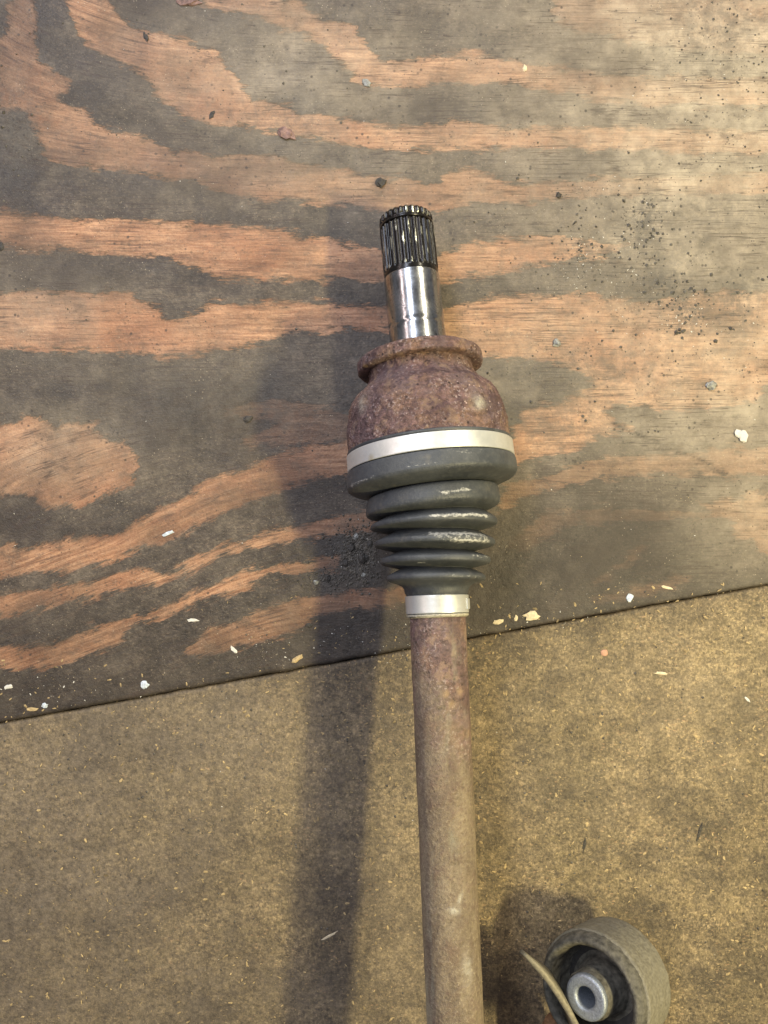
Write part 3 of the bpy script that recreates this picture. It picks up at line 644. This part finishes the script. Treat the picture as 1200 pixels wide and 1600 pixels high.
# curved plate seen on edge
pts = [(821, 1492, .0500), (843, 1515, .0515), (863, 1540, .0520), (880, 1566, .0520), (895, 1591, .0520), (906, 1618, .052), (914, 1650, .052), (918, 1690, .052)]
bm = bmesh.new(); rows = []
n = 40
for i in range(n+1):
    u = i/n*(len(pts)-1); k = min(int(u), len(pts)-2); t = u-k
    def cr(j): return pts[max(0, min(len(pts)-1, j))]
    a, b, c, d = cr(k-1), cr(k), cr(k+1), cr(k+2)
    q = [.5*((2*b[m])+(-a[m]+c[m])*t+(2*a[m]-5*b[m]+4*c[m]-d[m])*t*t+(-a[m]+3*b[m]-3*c[m]+d[m])*t**3) for m in range(3)]
    p = P(*q)
    p2 = P(q[0]+.7, q[1]+1, q[2])
    nrm = Vector((.80, .60, 0))
    th = .0014*(min(1, .6+i/12)); dep = lerp(.002, .020, sm(i/20))
    w = nrm*th
    jit = nrm*.0002*noise.noise(p*300)
    rows.append([bm.verts.new(v) for v in (p-w+jit, p-w*.4+Vector((0, 0, .0004)), p+w*.4+Vector((0, 0, .0004)), p+w+jit, p+w+Vector((-.002, .001, -dep)), p-w+Vector((-.002, .001, -dep)))])
for i in range(n):
    for j in range(6):
        j2 = (j+1) % 6; bm.faces.new((rows[i][j], rows[i][j2], rows[i+1][j2], rows[i+1][j]))
bm.faces.new(rows[0]); bm.faces.new(rows[-1][::-1]); bmesh.ops.recalc_face_normals(bm, faces=bm.faces)
me = bpy.data.meshes.new('curved_plate'); bm.to_mesh(me); bm.free()
link('curved_plate', me, M_PLATE, bush)
# rusty arm under the plate, running out of the frame
def tube(name, pts, rad, mat, parent, seg=32, amp=.0006, flat=1.0):
    co = []; fs = []; m = 8
    dense = []
    for i in range(len(pts)-1):
        for j in range(m): dense.append((pts[i].lerp(pts[i+1], j/m), lerp(rad[i], rad[i+1], j/m)))
    dense.append((pts[-1], rad[-1]))
    for i, (p, r) in enumerate(dense):
        t = (dense[min(i+1, len(dense)-1)][0]-dense[max(i-1, 0)][0]).normalized()
        s = t.cross(Vector((0, 0, 1))).normalized(); u = s.cross(t)
        for k in range(seg):
            a = 2*math.pi*k/seg; v = s*math.cos(a)+u*math.sin(a)*flat; q = p+v*r
            co.append(q+v*amp*noise.noise(q*260))
    nn = len(dense)
    for i in range(nn-1):
        for k in range(seg):
            k2 = (k+1) % seg; fs.append((i*seg+k, i*seg+k2, (i+1)*seg+k2, (i+1)*seg+k))
    fs.append(tuple(range(seg))[::-1]); fs.append(tuple((nn-1)*seg+k for k in range(seg)))
    me = bpy.data.meshes.new(name); me.from_pydata(co, [], fs); me.update()
    return link(name, me, mat, parent)
tube('rusty_arm', [P(872, 1592, .022), P(874, 1620, .020), P(880, 1680, .018), P(884, 1760, .018)], [.0062, .0105, .0125, .0125], M_RARM, bush, flat=.8)
tube('arm_web', [P(960, 1600, .016), P(930, 1650, .014), P(900, 1700, .014)], [.010, .010, .010], M_RARM, bush, flat=.8)

# ------------------------------------------------------------------ debris
rnd = random.Random(7)
def ico_chunk(bm, c, rx, ry, rz, ang, rough=.25, mi=0, sub=1):
    r = bmesh.ops.create_icosphere(bm, subdivisions=sub, radius=1)
    ca, sa = math.cos(ang), math.sin(ang); o = Vector((rnd.random()*50, 0, 0))
    for v in r['verts']:
        k = 1+rough*noise.noise(v.co*1.7+o)*2
        x, y, z = v.co.x*rx*k, v.co.y*ry*k, v.co.z*rz*k
        v.co = Vector((c.x+x*ca-y*sa, c.y+x*sa+y*ca, c.z+z))
    return r
def surf_z(px, py):
    p = P(px, py, 0)
    return 0.0 if p.y > edgeY(p.x) else ZB
SMX = {
 'white': simple('white_flake', (.60, .58, .52), .6, 0, .12, 800), 'bluewhite': simple('blue_white_flake', (.50, .56, .62), .5, 0, .3, 900),
 'tan': simple('tan_chip', (.46, .34, .17), .7, 0, .3, 800), 'flake': simple('board_flake', (.32, .235, .115), .75, 0, .75, 160), 'grit': simple('grey_grit', (.075, .066, .052), .55, 0, .7, 300, .8), 'dark': simple('dark_crumb', (.036, .031, .025), .6, 0, .6, 700, .8),
 'pink': simple('pink_spot', (.46, .25, .16), .6, 0, .12, 500), 'brown': simple('brown_flake', (.20, .12, .10), .6, 0, .6, 500, .9),
 'straw': simple('straw', (.62, .52, .34), .6, 0, .2, 900), 'grey': simple('grey_flake', (.22, .22, .20), .45, .2, .5, 700)}
def piece(name, px, py, w, l, ang, mat, label, cat, group=None, hz=.35, shape='chunk'):
    """w,l in photo pixels"""
    z = surf_z(px, py); c = P(px, py, z); k = CAM_Z/F
    rx, ry = l*k/2, w*k/2; h = min(rx, ry)*hz
    bm = bmesh.new()
    ico_chunk(bm, Vector((0, 0, h*.55)), rx, ry, max(h, .00018), ang, .32 if shape == 'chunk' else .08, sub=2)
    me = bpy.data.meshes.new(name); bm.to_mesh(me); bm.free()
    o = link(name, me, mat, None, shape != 'chunk'); o.location = c
    tag(o, label, cat, group); return o
m = SMX
a = math.radians
piece('paint_flake', 1158, 681, 15, 21, a(-40), m['white'], 'bright white paint flake at the right side of the plywood', 'paint flake')
piece('paint_flake', 830, 962, 15, 21, a(10), m['straw'], 'largest cream flake by the board joint, right of the bar', 'paint flake')
piece('paint_flake', 778, 971, 7, 17, a(12), m['straw'], 'narrow cream flake nearest the bar at the board joint', 'paint flake')
piece('paint_flake', 806, 966, 6, 9, a(80), m['straw'], 'tiny cream flake between the two larger ones at the board joint', 'paint flake')
piece('paint_flake', 984, 934, 9, 14, a(70), m['bluewhite'], 'pale bluish flake on dark wood by the joint, far right of the bar', 'paint flake')
piece('wood_chip', 465, 1029, 8, 20, a(35), m['tan'], 'yellow wood chip lying by the joint left of the bar', 'wood chip')
piece('paint_flake', 365, 1015, 6, 17, a(-45), m['white'], 'thin white sliver on plywood below the lower orange streak', 'paint flake')
piece('paint_flake', 226, 1070, 12, 13, a(20), m['bluewhite'], 'grey-blue round flake near the joint on the left', 'paint flake')
piece('paint_flake', 301, 969, 5, 17, a(0), m['white'], 'small white sliver lying level on a dark streak, left half', 'paint flake')
piece('paint_flake', 14, 1073, 7, 13, a(15), m['white'], 'white flake at the far left edge above the joint', 'paint flake')
piece('wood_chip', 50, 1108, 6, 17, a(0), m['tan'], 'tan wood chip on the plywood edge at far left', 'wood chip')
piece('paint_flake', 70, 1102, 8, 9, a(0), m['bluewhite'], 'tiny pale flake right of the tan chip, far left by the joint', 'paint flake')
piece('paint_flake', 262, 834, 6, 20, a(25), m['bluewhite'], 'faint whitish smear flake on the orange streak left of the boot', 'paint flake')
piece('paint_spot', 944, 1020, 11, 12, a(0), m['pink'], 'small round pink spot on the particle board', 'spot', hz=.12, shape='disc')
piece('splinter', 1093, 1299, 5, 36, a(72), m['dark'], 'long dark splinter on the particle board at right', 'splinter')
piece('splinter', 913, 1320, 5, 19, a(80), m['dark'], 'short dark splinter on the particle board right of the bar', 'splinter')
piece('straw_sliver', 515, 1462, 3.5, 27, a(28), m['straw'], 'pale curved straw sliver lying in the bar shadow', 'splinter')
piece('straw_sliver', 1168, 1093, 3.5, 12, a(-45), m['white'], 'short white sliver near the right edge of particle board', 'splinter')
piece('straw_sliver', 1034, 1052, 4, 22, a(-6), m['straw'], 'flat yellow sliver on the particle board, upper right', 'splinter')
piece('straw_sliver', 1042, 918, 4, 18, a(-14), m['straw'], 'yellow sliver on dark plywood right above the joint', 'splinter')
piece('rust_flake', 447, 209, 20, 27, a(-20), m['brown'], 'crinkled brown rust flake on dark plywood upper left', 'rust flake')
piece('rust_flake', 295, 3, 14, 38, a(0), m['brown'], 'brown rust flake cut off by the top edge', 'rust flake')
piece('crumb', 595, 286, 15, 15, a(40), m['dark'], 'black crumb just above the splined tip', 'dirt crumb')
piece('crumb', 228, 58, 7, 15, a(-65), m['dark'], 'small black crumb on orange grain at upper left', 'dirt crumb')
piece('crumb', 331, 180, 7, 12, a(70), m['dark'], 'black crumb on orange grain left of the brown rust flake', 'dirt crumb')
piece('crumb', 1111, 602, 15, 17, a(0), m['grey'], 'grey crumb on orange wood, right side', 'dirt crumb')
piece('crumb', 2, 385, 9, 14, a(90), m['dark'], 'black crumb on the left picture edge', 'dirt crumb')
piece('crumb', 573, 130, 10, 16, a(-40), m['grey'], 'grey crumb on the grey band at top centre', 'dirt crumb')
piece('crumb', 388, 655, 9, 15, a(20), m['dark'], 'dark crumb on grimy plywood left of the joint housing', 'dirt crumb')
piece('crumb', 870, 536, 11, 13, a(20), m['grey'], 'grey crumb right of the rusty flange', 'dirt crumb')
piece('crumb', 873, 305, 9, 9, a(0), m['dark'], 'black crumb on pale orange streak right of the tip', 'dirt crumb')
piece('crumb', 820, 107, 7, 11, a(90), m['straw'], 'yellow crumb on the dark-spotted streak, top right', 'dirt crumb')
piece('crumb', 483, 977, 7, 11, a(0), m['dark'], 'black crumb in the shadow left of the small clamp', 'dirt crumb')
# clumps of earth left of the boot
CL = [(548, 856, 20, 24, 'dirt clod left of the boot, upper one'), (566, 872, 26, 26, 'largest dirt clod between shadow and boot'), (578, 850, 14, 18, 'dirt clod nearest the boot folds'),
      (540, 880, 15, 18, 'dirt clod left of the largest clod'), (556, 838, 12, 15, 'small dirt clod at top of the clump'), (568, 898, 13, 12, 'pale-topped dirt clod below the largest clod'),
      (512, 903, 14, 17, 'grey dirt clod apart from the clump, left'), (494, 910, 11, 13, 'leftmost small dirt clod in the shadow')]
for (x, y, w, l, lab) in CL:
    piece('dirt_clod', x, y, w*.62, l*.62, rnd.random()*3, m['dark'] if w > 13 else m['grey'], lab, 'dirt clod', 'dirt clods beside the boot', hz=.38)

def scatter(name, mat, spots, kind_shape, label, cat, seed):
    """spots: (cx, cy, rx, ry, count, smin, smax) in photo pixels"""
    r = random.Random(seed); co = []; fs = []; k = CAM_Z/F
    for cx, cy, rx, ry, cnt, s0, s1 in spots:
        for _ in range(cnt):
            if rx > 300 or ry > 300: x, y = cx+r.uniform(-rx, rx), cy+r.uniform(-ry, ry)
            else: x, y = r.gauss(cx, rx), r.gauss(cy, ry)
            z = surf_z(x, y)
            p = P(x, y, z)
            s = (s0+(s1-s0)*r.random()**2.8)*k/2*.86
            ang = r.uniform(0, 6.28); ca, sa = math.cos(ang), math.sin(ang)
            if kind_shape == 'grit':
                base = [(1, 0, .15), (.3, .9, .1), (-.8, .6, .2), (-.7, -.7, .1), (.4, -.9, .15), (.1, .1, .9)]
                base = [(a*r.uniform(.6, 1.2), b*r.uniform(.6, 1.2), c*r.uniform(.5, 1)) for a, b, c in base]
                tri = [(0, 1, 5), (1, 2, 5), (2, 3, 5), (3, 4, 5), (4, 0, 5)]
            else:   # flake: flat elongated chip, slightly tilted
                e = r.uniform(.25, .6); t1, t2 = r.uniform(-.10, .10), r.uniform(-.10, .10)
                base = [(1, .2*e, .12+t1), (.3, e, .12+t2), (-.9, .6*e, .12-t1), (-1, -.4*e, .12-t1), (.5, -e, .12-t2), (0, 0, .22)]
                tri = [(0, 1, 5), (1, 2, 5), (2, 3, 5), (3, 4, 5), (4, 0, 5)]
            n = len(co)
            for a, b, c in base:
                co.append((p.x+(a*ca-b*sa)*s, p.y+(a*sa+b*ca)*s, p.z+.00008+c*s*.8))
            fs += [(n+i, n+j, n+q) for i, j, q in tri]
    me = bpy.data.meshes.new(name); me.from_pydata(co, [], fs); me.update()
    o = link(name, me, mat, None, False)
    tag(o, label, cat, None, 'stuff'); return o
scatter('dark_grit', m['grit'], [(1010, 360, 28, 40, 130, 2, 9), (910, 390, 26, 34, 80, 2, 7), (1030, 440, 40, 30, 150, 2, 8), (1075, 480, 26, 30, 90, 2, 10), (1150, 470, 30, 50, 50, 2, 9),
   (1000, 380, 140, 120, 160, 1.5, 6), (600, 800, 620, 820, 800, 1.2, 4.5), (950, 560, 180, 80, 110, 2, 7), (560, 868, 17, 24, 700, 2, 7), (555, 850, 12, 14, 250, 2, 7), (515, 905, 28, 9, 240, 2, 6), (640, 985, 60, 16, 60, 2, 5), (890, 890, 110, 40, 60, 2, 5),
   (1130, 60, 60, 50, 70, 2, 6), (1180, 330, 25, 100, 60, 2, 6), (20, 230, 25, 60, 40, 2, 8), (450, 140, 90, 50, 30, 2, 6), (930, 1270, 250, 160, 300, 2, 6), (270, 1260, 220, 130, 380, 2, 6), (1130, 380, 90, 160, 200, 1, 5), (1120, 100, 80, 80, 120, 1, 5)], 'grit',
   'loose black grit scattered over both boards', 'grit', 11)
scatter('bright_filings', SMX['white'], [(1080, 330, 100, 140, 90, 1, 3.5), (1100, 120, 90, 90, 50, 1, 3.5), (915, 405, 22, 26, 60, 1, 4), (1010, 370, 30, 45, 60, 1, 4), (1055, 460, 50, 40, 110, 1, 4), (1080, 500, 30, 30, 40, 1, 4), (600, 800, 620, 820, 260, 1, 3), (820, 970, 90, 14, 24, 1.5, 4), (600, 1000, 60, 20, 30, 1, 3.5),
   (100, 1085, 120, 14, 26, 1.5, 5), (420, 1010, 70, 20, 22, 1.5, 5), (556, 862, 22, 20, 40, 1, 3)], 'flake', 'tiny bright metal filings and paint specks on the boards', 'filings', 12)
scatter('wood_flakes', SMX['flake'], [(200, 1330, 420, 300, 1500, 1.2, 9), (980, 1230, 320, 320, 1700, 1.2, 10), (620, 1250, 320, 330, 700, 1.2, 6), (560, 1130, 40, 60, 60, 2, 7), (830, 1400, 40, 20, 26, 3, 10), (760, 1440, 12, 26, 30, 3, 10),
   (130, 1100, 160, 12, 26, 2, 7), (520, 1005, 120, 20, 30, 2, 5), (900, 945, 150, 20, 40, 2, 6), (870, 840, 120, 60, 20, 1.5, 4)], 'flake', 'small tan wood flakes showing on the particle board', 'wood flakes', 13)
